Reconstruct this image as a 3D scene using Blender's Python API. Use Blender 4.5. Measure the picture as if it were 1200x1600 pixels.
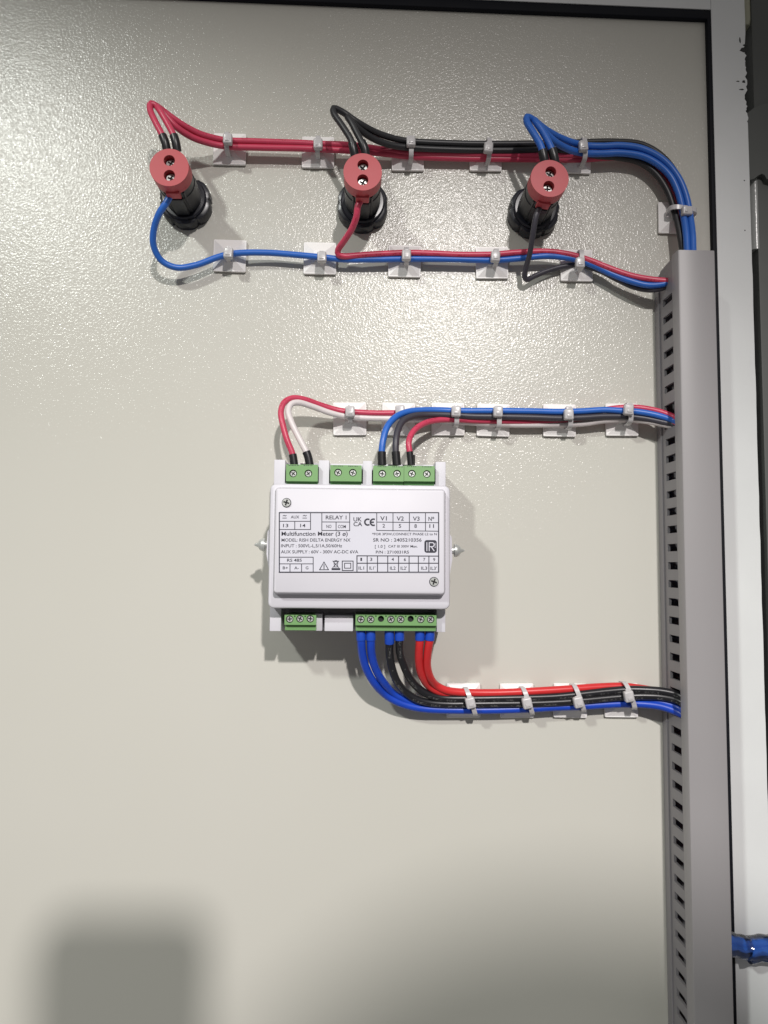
import bpy, bmesh, math, random
from mathutils import Vector, Matrix
random.seed(7)
R = math.radians
for o in list(bpy.data.objects): bpy.data.objects.remove(o)
sc = bpy.context.scene
COL = sc.collection
S = 0.001                      # the scene is written in millimetres

# ------------------------------------------------------------------ camera
# The door's inner sheet is the plane y = 0, x right, z up; h = height off the sheet
# (towards the camera, -y).  The camera stands 437 mm off the sheet.
F, D = 1150.0, 437.0
ROLL = R(0.5)
fw = Vector((35 / F, 1.0, 85 / F)).normalized()
rt0 = fw.cross(Vector((0, 0, 1))).normalized()
up0 = rt0.cross(fw)
rt = (rt0 * math.cos(ROLL) + up0 * math.sin(ROLL)).normalized()
up = rt.cross(fw)
CAM = Vector((0, -D, 0))

def P(px, py, h=0.0):
    """Where the sight line through photo pixel (px, py) meets height h: (x, z) in mm."""
    d = rt * ((px - 600) / F) + up * (-(py - 800) / F) + fw
    t = (-h - CAM.y) / d.y
    q = CAM + d * t
    return q.x, q.z

cd = bpy.data.cameras.new('camera')
cam = bpy.data.objects.new('camera', cd); COL.objects.link(cam)
m = Matrix.Identity(4)
for i in range(3):
    m[i][0] = rt[i]; m[i][1] = up[i]; m[i][2] = -fw[i]; m[i][3] = CAM[i] * S
cam.matrix_world = m
cd.sensor_fit = 'VERTICAL'; cd.sensor_height = 36.0; cd.lens = F / 1600 * 36.0
cd.clip_start = 0.005; cd.clip_end = 50
sc.camera = cam
sc.render.resolution_x, sc.render.resolution_y = 768, 1024

# ------------------------------------------------------------------ light
w = bpy.data.worlds.new('World'); sc.world = w; w.use_nodes = True
bg = w.node_tree.nodes['Background']
bg.inputs[0].default_value = (1.0, 0.965, 0.94, 1); bg.inputs[1].default_value = 0.20

def lamp_at(name, kind, loc, target, energy, color, **kw):
    l = bpy.data.lights.new(name, kind); l.energy = energy; l.color = color
    for k, v in kw.items(): setattr(l, k, v)
    o = bpy.data.objects.new(name, l); COL.objects.link(o)
    loc = Vector(loc) * S; o.location = loc
    o.rotation_euler = (Vector(target) * S - loc).to_track_quat('-Z', 'Y').to_euler()
    return o
# bulb behind the photographer, up to the right (its mirror image is the glitter in mid picture)
lamp_at('bulb_right', 'SPOT', (245, -1500, 820), (-60, 0, -390), 108.0, (1.0, 0.95, 0.925),
        spot_size=R(47), spot_blend=1.0, shadow_soft_size=0.028)
# shaded lamp up to the left, its cone cut off above the indicator lamps
lamp_at('lamp_left', 'SPOT', (-985, -1500, 1150), (-170, 0, -430), 72.0, (0.97, 1.0, 0.945),
        spot_size=R(36.5), spot_blend=0.32, shadow_soft_size=0.06)

vs = sc.view_settings
vs.view_transform = 'Standard'; vs.look = 'None'; vs.exposure = 0.06; vs.gamma = 1.0
vs.use_curve_mapping = False
sc.render.engine = 'CYCLES'
sc.cycles.max_bounces = 6; sc.cycles.diffuse_bounces = 3; sc.cycles.glossy_bounces = 3; sc.cycles.transmission_bounces = 6
sc.cycles.caustics_reflective = False; sc.cycles.caustics_refractive = False

# ------------------------------------------------------------------ materials
def new_mat(name):
    mt = bpy.data.materials.new(name); mt.use_nodes = True
    nt = mt.node_tree
    return mt, nt, nt.nodes['Principled BSDF']

def mat(name, col, rough=0.5, metal=0.0, var=0.06, vscale=60, bump=0.0, bscale=900, trans=0.0, spec=0.5,
        sss=0.0, coat=0.0, rvar=0.12):
    mt, nt, b = new_mat(name)
    tc = nt.nodes.new('ShaderNodeTexCoord')
    nz = nt.nodes.new('ShaderNodeTexNoise'); nz.inputs['Scale'].default_value = vscale; nz.inputs['Detail'].default_value = 4
    nt.links.new(tc.outputs['Object'], nz.inputs['Vector'])
    mx = nt.nodes.new('ShaderNodeMix'); mx.data_type = 'RGBA'
    mx.inputs[6].default_value = (*[c * (1 - var) for c in col], 1)
    mx.inputs[7].default_value = (*[min(1, c * (1 + var)) for c in col], 1)
    nt.links.new(nz.outputs['Fac'], mx.inputs[0]); nt.links.new(mx.outputs[2], b.inputs['Base Color'])
    mr = nt.nodes.new('ShaderNodeMapRange')
    mr.inputs['To Min'].default_value = max(0.02, rough - rvar * rough); mr.inputs['To Max'].default_value = min(1, rough + rvar * rough)
    nt.links.new(nz.outputs['Fac'], mr.inputs['Value']); nt.links.new(mr.outputs[0], b.inputs['Roughness'])
    b.inputs['Metallic'].default_value = metal
    b.inputs['Specular IOR Level'].default_value = spec
    b.inputs['Transmission Weight'].default_value = trans
    b.inputs['Coat Weight'].default_value = coat
    if sss:
        b.inputs['Subsurface Weight'].default_value = sss
        b.inputs['Subsurface Radius'].default_value = (0.002, 0.002, 0.002)
        b.inputs['Subsurface Scale'].default_value = 0.5
    if bump:
        n2 = nt.nodes.new('ShaderNodeTexNoise'); n2.inputs['Scale'].default_value = bscale; n2.inputs['Detail'].default_value = 2
        nt.links.new(tc.outputs['Object'], n2.inputs['Vector'])
        bp = nt.nodes.new('ShaderNodeBump'); bp.inputs['Distance'].default_value = bump * S; bp.inputs['Strength'].default_value = 1
        nt.links.new(n2.outputs['Fac'], bp.inputs['Height']); nt.links.new(bp.outputs[0], b.inputs['Normal'])
    return mt

def panel_mat():
    """textured powder coat: orange-peel relief that glitters where it mirrors a lamp"""
    mt, nt, b = new_mat('powder_coat')
    tc = nt.nodes.new('ShaderNodeTexCoord')
    a = nt.nodes.new('ShaderNodeTexNoise'); a.inputs['Scale'].default_value = 900; a.inputs['Detail'].default_value = 2.5
    a.inputs['Roughness'].default_value = 0.55
    v = nt.nodes.new('ShaderNodeTexVoronoi'); v.inputs['Scale'].default_value = 720; v.feature = 'F1'
    lo = nt.nodes.new('ShaderNodeTexNoise'); lo.inputs['Scale'].default_value = 5; lo.inputs['Detail'].default_value = 3
    for n in (a, v, lo): nt.links.new(tc.outputs['Object'], n.inputs['Vector'])
    ad = nt.nodes.new('ShaderNodeMath'); ad.operation = 'MULTIPLY_ADD'; ad.inputs[1].default_value = 0.55
    nt.links.new(v.outputs['Distance'], ad.inputs[0]); nt.links.new(a.outputs['Fac'], ad.inputs[2])
    bp = nt.nodes.new('ShaderNodeBump'); bp.inputs['Distance'].default_value = 0.00018; bp.inputs['Strength'].default_value = 1
    nt.links.new(ad.outputs[0], bp.inputs['Height']); nt.links.new(bp.outputs[0], b.inputs['Coat Normal'])
    mx = nt.nodes.new('ShaderNodeMix'); mx.data_type = 'RGBA'
    mx.inputs[6].default_value = (0.53, 0.523, 0.468, 1); mx.inputs[7].default_value = (0.575, 0.563, 0.518, 1)
    nt.links.new(lo.outputs['Fac'], mx.inputs[0]); nt.links.new(mx.outputs[2], b.inputs['Base Color'])
    b.inputs['Roughness'].default_value = 0.7
    b.inputs['Specular IOR Level'].default_value = 0.15
    b.inputs['Coat Weight'].default_value = 0.75; b.inputs['Coat Roughness'].default_value = 0.16; b.inputs['Coat IOR'].default_value = 1.45
    return mt

def wire_mat(name, col, rough=0.38, printed=None):
    """PVC insulation; printed = colour of the maker's print, a broken line along the wire"""
    mt, nt, b = new_mat(name)
    uv = nt.nodes.new('ShaderNodeUVMap')
    sep = nt.nodes.new('ShaderNodeSeparateXYZ'); nt.links.new(uv.outputs[0], sep.inputs[0])
    tc = nt.nodes.new('ShaderNodeTexCoord')
    nz = nt.nodes.new('ShaderNodeTexNoise'); nz.inputs['Scale'].default_value = 150; nz.inputs['Detail'].default_value = 3
    nt.links.new(tc.outputs['Object'], nz.inputs['Vector'])
    mx = nt.nodes.new('ShaderNodeMix'); mx.data_type = 'RGBA'
    mx.inputs[6].default_value = (*[c * 0.9 for c in col], 1); mx.inputs[7].default_value = (*[min(1, c * 1.1) for c in col], 1)
    nt.links.new(nz.outputs['Fac'], mx.inputs[0])
    out = mx.outputs[2]
    if printed:
        def math_(op, a, bb):
            n = nt.nodes.new('ShaderNodeMath'); n.operation = op
            for i, q in enumerate((a, bb)):
                if isinstance(q, (int, float)): n.inputs[i].default_value = q
                else: nt.links.new(q, n.inputs[i])
            return n.outputs[0]
        band = math_('LESS_THAN', math_('ABSOLUTE', math_('SUBTRACT', sep.outputs[0], 0.5), 0), 0.055)
        cb = nt.nodes.new('ShaderNodeCombineXYZ')
        nt.links.new(sep.outputs[1], cb.inputs[0]); nt.links.new(math_('MULTIPLY', sep.outputs[0], 14), cb.inputs[1])
        wn = nt.nodes.new('ShaderNodeTexNoise'); wn.inputs['Scale'].default_value = 1.1; wn.inputs['Detail'].default_value = 1
        nt.links.new(cb.outputs[0], wn.inputs['Vector'])
        g = nt.nodes.new('ShaderNodeTexNoise'); g.noise_dimensions = '1D'; g.inputs['Scale'].default_value = 0.12
        nt.links.new(sep.outputs[1], g.inputs['W'])
        on = math_('MULTIPLY', math_('MULTIPLY', band, math_('GREATER_THAN', wn.outputs['Fac'], 0.53)), math_('GREATER_THAN', g.outputs['Fac'], 0.5))
        m2 = nt.nodes.new('ShaderNodeMix'); m2.data_type = 'RGBA'
        nt.links.new(on, m2.inputs[0]); nt.links.new(out, m2.inputs[6]); m2.inputs[7].default_value = (*printed, 1)
        out = m2.outputs[2]
    nt.links.new(out, b.inputs['Base Color'])
    b.inputs['Roughness'].default_value = rough
    return mt

M = dict(
    panel=panel_mat(),
    red=wire_mat('red_pvc', (0.54, 0.050, 0.105), printed=(0.36, 0.02, 0.05)),
    red2=wire_mat('bright_red_pvc', (0.58, 0.025, 0.028)),
    blue=wire_mat('blue_pvc', (0.022, 0.125, 0.50)),
    blue2=wire_mat('deep_blue_pvc', (0.008, 0.055, 0.45)),
    black=wire_mat('black_pvc', (0.022, 0.022, 0.025), 0.42),
    grey=wire_mat('charcoal_pvc', (0.045, 0.042, 0.055), 0.42),
    black_p=wire_mat('printed_black_pvc', (0.012, 0.012, 0.015), 0.33, printed=(0.11, 0.11, 0.11)),
    white=wire_mat('white_pvc', (0.68, 0.63, 0.63), 0.4),
    boot=mat('black_ferrule_sleeve', (0.012, 0.012, 0.014), 0.35),
    blue_boot=mat('blue_lug_sleeve', (0.01, 0.06, 0.42), 0.35),
    blackp=mat('black_nylon', (0.008, 0.009, 0.013), 0.38, bump=0.02, bscale=1400),
    nut=mat('black_nut_plastic', (0.008, 0.009, 0.016), 0.3),
    cap=mat('red_cap_plastic', (0.44, 0.050, 0.062), 0.5, bump=0.015, bscale=1500),
    steel=mat('zinc_steel', (0.62, 0.64, 0.62), 0.34, metal=0.55, vscale=700, var=0.2),
    hole=mat('recess_shade', (0.006, 0.006, 0.007), 0.6),  # near-black colour stands in for the shade inside holes and recesses
    housing=mat('white_abs', (0.62, 0.61, 0.66), 0.5, var=0.02, bump=0.012, bscale=2500),
    label=mat('label_foil', (0.64, 0.64, 0.71), 0.3, var=0.015),
    ink=mat('label_ink', (0.02, 0.02, 0.035), 0.5),
    green=mat('green_terminal_plastic', (0.165, 0.33, 0.125), 0.42, var=0.05),
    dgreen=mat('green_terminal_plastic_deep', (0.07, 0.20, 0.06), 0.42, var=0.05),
    mount=mat('white_nylon_mount', (0.86, 0.84, 0.83), 0.38, var=0.02),
    foam=mat('foam_tape', (0.30, 0.28, 0.24), 0.9),
    tie=mat('natural_nylon_tie', (0.66, 0.64, 0.65), 0.28, var=0.04, trans=0.25),
    duct=mat('grey_duct_pvc', (0.235, 0.225, 0.238), 0.5, var=0.03, bump=0.01, bscale=2000),
    lid=mat('grey_duct_lid_pvc', (0.30, 0.288, 0.295), 0.42, var=0.025, vscale=12),
    gasket=mat('black_rubber_gasket', (0.004, 0.005, 0.009), 0.6, spec=0.2),
    rim=mat('white_rim_paint', (0.70, 0.715, 0.715), 0.42, var=0.06, vscale=25),
    post=mat('dark_grey_cabinet_steel', (0.016, 0.018, 0.024), 0.5, var=0.1),
    bracket=mat('grey_bracket_paint', (0.085, 0.09, 0.085), 0.55, var=0.08),
    sleeve_beige=mat('beige_hinge_paint', (0.36, 0.36, 0.27), 0.45),
    chrome=mat('polished_hinge_barrel', (0.36, 0.37, 0.36), 0.22, bump=0.1, bscale=420),
    chip=mat('chipped_edge_grime', (0.03, 0.03, 0.028), 0.8),
    phone=mat('dark_phone_shell', (0.02, 0.02, 0.022), 0.4),
    cloth=mat('dark_shirt_cloth', (0.035, 0.03, 0.035), 0.9),
)

def film_mat():
    mt = bpy.data.materials.new('clear_wrap'); mt.use_nodes = True; nt = mt.node_tree
    nt.nodes.remove(nt.nodes['Principled BSDF']); out = nt.nodes['Material Output']
    tr = nt.nodes.new('ShaderNodeBsdfTransparent'); tr.inputs[0].default_value = (0.90, 0.92, 0.97, 1)
    gl = nt.nodes.new('ShaderNodeBsdfGlossy'); gl.inputs['Roughness'].default_value = 0.13; gl.inputs[0].default_value = (1, 1, 1, 1)
    fr = nt.nodes.new('ShaderNodeFresnel'); fr.inputs['IOR'].default_value = 1.6
    nz = nt.nodes.new('ShaderNodeTexNoise'); nz.inputs['Scale'].default_value = 160
    tc = nt.nodes.new('ShaderNodeTexCoord'); nt.links.new(tc.outputs['Object'], nz.inputs['Vector'])
    bp = nt.nodes.new('ShaderNodeBump'); bp.inputs['Distance'].default_value = 0.0006; nt.links.new(nz.outputs['Fac'], bp.inputs['Height'])
    nt.links.new(bp.outputs[0], gl.inputs['Normal']); nt.links.new(bp.outputs[0], fr.inputs['Normal'])
    mx = nt.nodes.new('ShaderNodeMixShader'); nt.links.new(fr.outputs[0], mx.inputs[0]); nt.links.new(tr.outputs[0], mx.inputs[1]); nt.links.new(gl.outputs[0], mx.inputs[2])
    nt.links.new(mx.outputs[0], out.inputs['Surface'])
    return mt
M['film'] = film_mat()

# ------------------------------------------------------------------ mesh helpers (x, z, h in mm)
def V(x, z, h): return Vector((x, -h, z)) * S

class MB:
    def __init__(s): s.v, s.f, s.uv = [], [], None
    def add(s, vs, fs):
        n = len(s.v); s.v += vs; s.f += [tuple(i + n for i in f) for f in fs]
    def box(s, x0, x1, z0, z1, h0, h1, bev=0.0, seg=2):
        bm = bmesh.new(); bmesh.ops.create_cube(bm, size=1)
        for q in bm.verts:
            q.co = Vector(((x0 + x1) / 2 + q.co.x * (x1 - x0), (z0 + z1) / 2 + q.co.y * (z1 - z0), (h0 + h1) / 2 + q.co.z * (h1 - h0)))
        if bev: bmesh.ops.bevel(bm, geom=bm.edges[:], offset=bev, segments=seg, affect='EDGES', profile=0.6)
        s.add([V(*q.co) for q in bm.verts], [[q.index for q in f.verts] for f in bm.faces] if not bm.verts.index_update() else 0)
        bm.free(); return s
    def layers(s, loops, cap0=True, cap1=True):
        """loops: list of closed loops [(x,z,h)...] of equal length, stacked"""
        n = len(loops[0]); vs = [V(*p) for L in loops for p in L]; fs = []
        for k in range(len(loops) - 1):
            for i in range(n):
                j = (i + 1) % n
                fs.append((k * n + i, k * n + j, (k + 1) * n + j, (k + 1) * n + i))
        if cap0: fs.append(tuple(reversed(range(n))))
        if cap1: fs.append(tuple(range((len(loops) - 1) * n, len(loops) * n)))
        s.add(vs, fs); return s
    def rrect(s, x0, x1, z0, z1, r, lay, seg=5):
        """rounded rectangle swept through lay = [(inset, h), ...]"""
        loops = []
        for ins, h in lay:
            a0, a1, b0, b1, rr = x0 + ins, x1 - ins, z0 + ins, z1 - ins, max(0.05, r - ins)
            L = []
            for cx, cz, st in ((a1 - rr, b1 - rr, 0), (a0 + rr, b1 - rr, 90), (a0 + rr, b0 + rr, 180), (a1 - rr, b0 + rr, 270)):
                for k in range(seg + 1):
                    a = R(st + 90 * k / seg); L.append((cx + rr * math.cos(a), cz + rr * math.sin(a), h))
            loops.append(L)
        return s.layers(loops)
    def lathe(s, prof, n=32, cx=0, cz=0, cap0=True, cap1=True):
        return s.layers([[(cx + r * math.cos(2 * math.pi * i / n), cz + r * math.sin(2 * math.pi * i / n), h) for i in range(n)] for r, h in prof], cap0, cap1)
    def tube(s, pts, r, n=12, r_of=None):
        """pts: world Vectors in mm (x, z, h)"""
        Q = [Vector((x, -h, z)) for x, z, h in pts]
        T = [(Q[min(i + 1, len(Q) - 1)] - Q[max(i - 1, 0)]).normalized() for i in range(len(Q))]
        a = Vector((0, -1, 0)); a = (a - T[0] * a.dot(T[0]))
        if a.length < 0.05: a = Vector((1, 0, 0)) - T[0] * T[0].x
        a.normalize(); vs, fs, base = [], [], len(s.v)
        s.len = [0]
        for i in range(1, len(Q)): s.len.append(s.len[-1] + (Q[i] - Q[i - 1]).length)
        for i, q in enumerate(Q):
            a = (a - T[i] * a.dot(T[i])).normalized(); b = T[i].cross(a)
            rr = r if r_of is None else r_of(i / (len(Q) - 1)) * r
            for k in range(n):
                t = 2 * math.pi * k / n + math.pi
                vs.append((q + (a * math.cos(t) + b * math.sin(t)) * rr) * S)
        for i in range(len(Q) - 1):
            for k in range(n):
                k2 = (k + 1) % n
                fs.append((i * n + k, i * n + k2, (i + 1) * n + k2, (i + 1) * n + k))
        fs.append(tuple(reversed(range(n)))); fs.append(tuple(range((len(Q) - 1) * n, len(Q) * n)))
        s.add(vs, fs); s.uvn = n
        return s
    def mesh(s, name, mt, smooth=35, tube_uv=False):
        me = bpy.data.meshes.new(name)
        me.from_pydata([tuple(q) for q in s.v], [], [list(f) for f in s.f])
        bm = bmesh.new(); bm.from_mesh(me); bmesh.ops.recalc_face_normals(bm, faces=bm.faces[:])
        if tube_uv:
            bm.verts.ensure_lookup_table(); uvl = bm.loops.layers.uv.new('UVMap'); n = s.uvn
            for f in bm.faces:
                ks = [l.vert.index % n for l in f.loops]
                wrap = (0 in ks) and (n - 1 in ks)
                for l, k in zip(f.loops, ks):
                    l[uvl].uv = ((n if (wrap and k == 0) else k) / n, s.len[min(l.vert.index // n, len(s.len) - 1)])
        bm.to_mesh(me); bm.free()
        me.materials.append(mt)
        if smooth: me.shade_smooth(); me.set_sharp_from_angle(angle=R(smooth))
        return me

def holed(outer, holes, h0, h1):
    """a plate with holes: loops of (x, z), from h0 to h1, as (verts, faces) for MB.add"""
    cu = bpy.data.curves.new('t', 'CURVE'); cu.dimensions = '2D'; cu.fill_mode = 'BOTH'; cu.extrude = (h1 - h0) / 2
    for L in [outer] + holes:
        sp = cu.splines.new('POLY'); sp.points.add(len(L) - 1); sp.use_cyclic_u = True
        for p, (x, z) in zip(sp.points, L): p.co = (x, z, 0, 1)
    ob = bpy.data.objects.new('t', cu); COL.objects.link(ob)
    dg = bpy.context.evaluated_depsgraph_get(); dg.update()
    me = bpy.data.meshes.new_from_object(ob.evaluated_get(dg))
    bm = bmesh.new(); bm.from_mesh(me); bmesh.ops.remove_doubles(bm, verts=bm.verts[:], dist=1e-4)
    bm.verts.index_update()
    vs = [V(q.co.x, q.co.y, q.co.z + (h0 + h1) / 2) for q in bm.verts]; fs = [[q.index for q in f.verts] for f in bm.faces]
    bm.free(); bpy.data.objects.remove(ob); bpy.data.curves.remove(cu); bpy.data.meshes.remove(me)
    return vs, fs

def circ(cx, cz, r, n=20): return [(cx + r * math.cos(2 * math.pi * i / n), cz + r * math.sin(2 * math.pi * i / n)) for i in range(n)]
def rect(x0, x1, z0, z1): return [(x0, z0), (x1, z0), (x1, z1), (x0, z1)]

ORG = {}
def tag(o, label=None, cat=None, group=None, kind=None):
    for k, v in (('label', label), ('category', cat), ('group', group), ('kind', kind)):
        if v: o[k] = v
    return o
def thing(name, at, label, cat, group=None, rot=0):
    """an Empty at the thing's base, at = (x, z, h)"""
    o = bpy.data.objects.new(name, None); COL.objects.link(o); o.empty_display_size = 0.005
    o.location = V(*at); ORG[o.name] = V(*at)
    if rot: o.rotation_euler = (0, rot, 0)
    return tag(o, label, cat, group)
def put(name, me, parent=None, at=None, local=False):
    """link mesh data as an object; at = (x, z, h) world mm (or relative to the parent if local);
    without at the mesh's coordinates are world coordinates"""
    o = bpy.data.objects.new(name, me); COL.objects.link(o)
    org = ORG.get(parent.name, Vector()) if parent else Vector()
    if at is None: loc, mine = -org if parent else Vector(), Vector()
    elif local: loc = V(*at); mine = org + loc
    else: mine = V(*at); loc = mine - org
    o.location = loc; ORG[o.name] = mine
    if parent: o.parent = parent
    return o
def part(name, mb, mt, parent, smooth=35): return put(name, mb.mesh(name, mt, smooth), parent)

# ------------------------------------------------------------------ the door and the cabinet edge
xr = P(1107, 200)[0]; zt = P(850, 24)[1]; xL, zB = -330, -420
(ta, tA), (tb, tB) = P(300, 1), P(1105, 35.5)
def top_z(x): return tA + (tB - tA) * (x - ta) / (tb - ta)      # the door's top edge is not quite square to the sheet's side
pb = MB(); pb.add(*holed([(xL, zB), (xr, zB), (xr, top_z(xr)), (xL, top_z(xL))], [], -2, 0))
panel = tag(put('door_panel', pb.mesh('door_panel', M['panel'])), 'pale grey-green textured inner sheet of the cabinet door', 'door panel', kind='structure')
gh = 3.4
ga, gb = P(1109.5, 200, gh)[0] - .1, P(1119.5, 200, gh)[0]; gc = top_z(ga) - .1; gd = gc + 6.4; gdl = top_z(xL) - top_z(ga)
def gprof(u):                              # rounded section: offset across, height
    return [(0, -6), (0, gh - 1.0), (.25, gh - .3), (.75, gh), (u - .8, gh), (u - .2, gh - .4), (u, gh - 1), (u, -6)]
gk = MB()
pv = gprof(gb - ga); ph0 = gprof(gd - gc)
gk.layers([[(ga + u, zB, h) for u, h in pv], [(ga + u, gc + ph0[k][0], h) for k, (u, h) in enumerate(pv)], [(xL, gc + gdl + u, h) for u, h in ph0]])
tag(put('door_gasket', gk.mesh('door_gasket', M['gasket'])), 'black rubber gasket strip along the edge of the door sheet', 'gasket', kind='structure')
# white rim outside the gasket: a folded steel strip whose outer edge is nicked
rh = 4.0
rx0, rx1 = P(1118.5, 300, rh)[0], P(1172, 300, rh)[0]
rz0, rz1 = P(1000, 15, rh)[1], P(1000, -60, rh)[1]
rb = MB()
edge = []; wk = 0
zz = rz1
while zz > zB:
    py_band = P(1165, 55, rh)[1] > zz > P(1165, 190, rh)[1]
    wk = max(-2.4, min(.2, wk * .75 + random.uniform(-.75, .6))) if py_band else random.uniform(-.15, .15)
    edge.append((rx1 + wk, zz))
    zz -= random.uniform(.5, 1.2) if py_band else 9
edge.append((rx1, zB))
rb.add(*holed([(rx0, zB), (rx0, rz0 - 0.0), (rx0 - .0, rz1)] + edge, [], -8, rh))
rimv = put('rim_upright', rb.mesh('rim_upright', M['rim']))
tag(rimv, 'white painted upright rim of the door beside the grey duct', 'door rim', kind='structure')
rt_ = MB(); rt_.add(*holed([(xL, gd + gdl - .3), (rx0 - .15, gd - .3), (rx0 - .15, rz1), (xL, rz1 + gdl)], [], -8, rh - .25))
tag(put('rim_top', rt_.mesh('rim_top', M['rim'])), 'white painted top rim of the door above the black gasket', 'door rim', kind='structure')
for (px, py, a, b) in ((1160.5, 78, 2.2, 1.7), (1156, 63, .7, 2.0), (1162, 128, 1.3, 1.1), (1159, 140, 1.7, .6), (1153, 127, 1.3, .5), (1163, 71, 1.2, .8), (1164, 360, .5, .5), (1163, 282, .5, .5)):
    x, z = P(px, py, rh); n = 9
    L = []
    for i in range(n):
        q = 2 * math.pi * i / n; k = random.uniform(.55, 1.1)
        L.append((x + a * k * math.cos(q), z + b * k * math.sin(q)))
    c = MB(); c.add(*holed(L, [], rh - .1, rh + .06))
    part('paint_chip', c, M['chip'], rimv)

# cabinet post with hinge beyond the rim
ph = -14
pw = MB().box(P(1150, 300, ph)[0], P(1420, 300, ph)[0], zB, P(1000, -140, ph)[1], ph - 20, ph, .5)
tag(put('cabinet_post', pw.mesh('cabinet_post', M['post'])), 'dark grey steel cabinet post at the right edge of the picture', 'cabinet post', kind='structure')
fx = P(1194, 700, -2)[0]
fl = MB().box(fx, fx + 60, zB, P(1000, -140, 0)[1], ph + .2, -2, .8)
tag(put('post_flange', fl.mesh('post_flange', M['bracket'])), 'grey flange of the cabinet post along the right border', 'post flange', kind='structure')
def hx(px, h): return P(px, 250, h)[0]
def hz(py, h): return P(1180, py, h)[1]
hg = thing('door_hinge', (hx(1182, -8), hz(385, -8), -13.5), 'door hinge with grey bracket and shiny barrel beside the white rim', 'hinge')
def vbar(px0, px1, py0, py1, h, rnd=True):
    x0, x1 = hx(px0, h), hx(px1, h); r = (x1 - x0) / 2
    return [((x0 + x1) / 2, hz(py0, h), h - r), ((x0 + x1) / 2, hz(py1, h), h - r)], r
p2, r2 = vbar(1171, 1193, 270, 388, -2)
p2 = [(p2[0][0], p2[0][1] + (p2[1][1] - p2[0][1]) * t / 12, p2[0][2]) for t in range(13)]
part('hinge_barrel', MB().tube(p2, r2, 24), M['chrome'], hg)
p3, r3 = vbar(1163, 1185, -60, 37, -2)
p3 = [(p3[0][0], p3[0][1] + (p3[1][1] - p3[0][1]) * t / 12, p3[0][2]) for t in range(13)]
part('hinge_sleeve', MB().tube(p3, r3, 24, r_of=lambda t: 1 if t < .92 else .86), M['sleeve_beige'], hg)
br = MB()
br.add(*holed([(hx(a, 2), hz(b, 2)) for a, b in ((1166, 182), (1171, 176), (1180, 169), (1190, 164), (1240, 150), (1240, 290), (1197, 279), (1194, 273), (1190, 271), (1184, 274), (1178, 279), (1171, 281))], [], -13, 2))
part('hinge_bracket', br, M['bracket'], hg)

# ------------------------------------------------------------------ wire duct
dx0 = P(1029, 700)[0]; DH = 34.0
dx1 = P(1126, 800, DH)[0]
dzt = P(1090, 391, DH)[1]
duct = thing('wire_duct', ((dx0 + dx1) / 2, zB, 0), 'long grey slotted plastic wire duct down the right side of the door', 'wire duct')
part('duct_base', MB().box(dx0 + .2, dx1 - .6, zB + .2, dzt - 3.2, .05, 1.6, .2), M['duct'], duct)
part('base_ridge', MB().box(dx0 - .9, dx0 + .25, zB + .4, dzt - 4.0, .08, 6.5, .45, 3), M['duct'], duct)
def wall(x0, x1, slots, top):
    outer = [(zB, 1.5), (dzt - top - 5, 1.5), (dzt - top, 8), (dzt - .6, 27), (dzt - .6, 31), (zB, 31)]
    vs, fs = holed(outer, slots, 0, x1 - x0)
    # holed() made it in the x-z plane with thickness along h: turn it upright
    return [Vector((x0 * S - q.y, -q.z, q.x)) for q in vs], fs
def slot_z(py, h=18): return P(1048, py, h)[1]
sl = []
ys = [468, 496, 522] + [550.6, 578, 605.7] + [689, 716, 744, 772, 799, 827, 855.5, 884, 912.5, 941, 970, 999, 1027.5, 1056.5] \
    + [1143, 1171.5, 1201, 1230, 1260, 1289, 1319, 1348.5, 1379, 1408, 1438, 1467.5, 1498, 1529, 1561, 1590, 1621, 1652]
for y in ys:
    z = slot_z(y); sl.append([(z - 2.15, 10.6), (z + 2.15, 10.6), (z + 2.15, 23.6), (z - 2.15, 23.6)])
for ya, yb in ((630, 668), (1076, 1120)):
    a, b = slot_z(yb), slot_z(ya); sl.append([(a, 9.5), (b, 9.5), (b, 23.8), (a, 23.8)])
wl = MB(); wl.add(*wall(dx0, dx0 + 1.5, sl, 2)); part('duct_wall', wl, M['duct'], duct, 0)
wr = MB(); wr.add(*wall(dx1 - 2.2, dx1 - .7, [], 2)); part('duct_wall', wr, M['duct'], duct, 0)  # unseen wall, slots left out to keep the duct's inside dark
ld = MB()
lp = [(dx0 - .7, 25.8), (dx0 - .7, DH - 1.2), (dx0 - .3, DH - .35), (dx0 + .5, DH), (dx1 - .5, DH), (dx1 + .3, DH - .35), (dx1 + .7, DH - 1.2), (dx1 + .7, 25.8),
      (dx1 + .05, 25.8), (dx1 + .05, DH - 1.5), (dx0 - .05, DH - 1.5), (dx0 - .05, 25.8)]
ld.layers([[(x, zB - 1, h) for x, h in lp], [(x, dzt, h) for x, h in lp]])
part('duct_lid', ld, M['lid'], duct)

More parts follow.
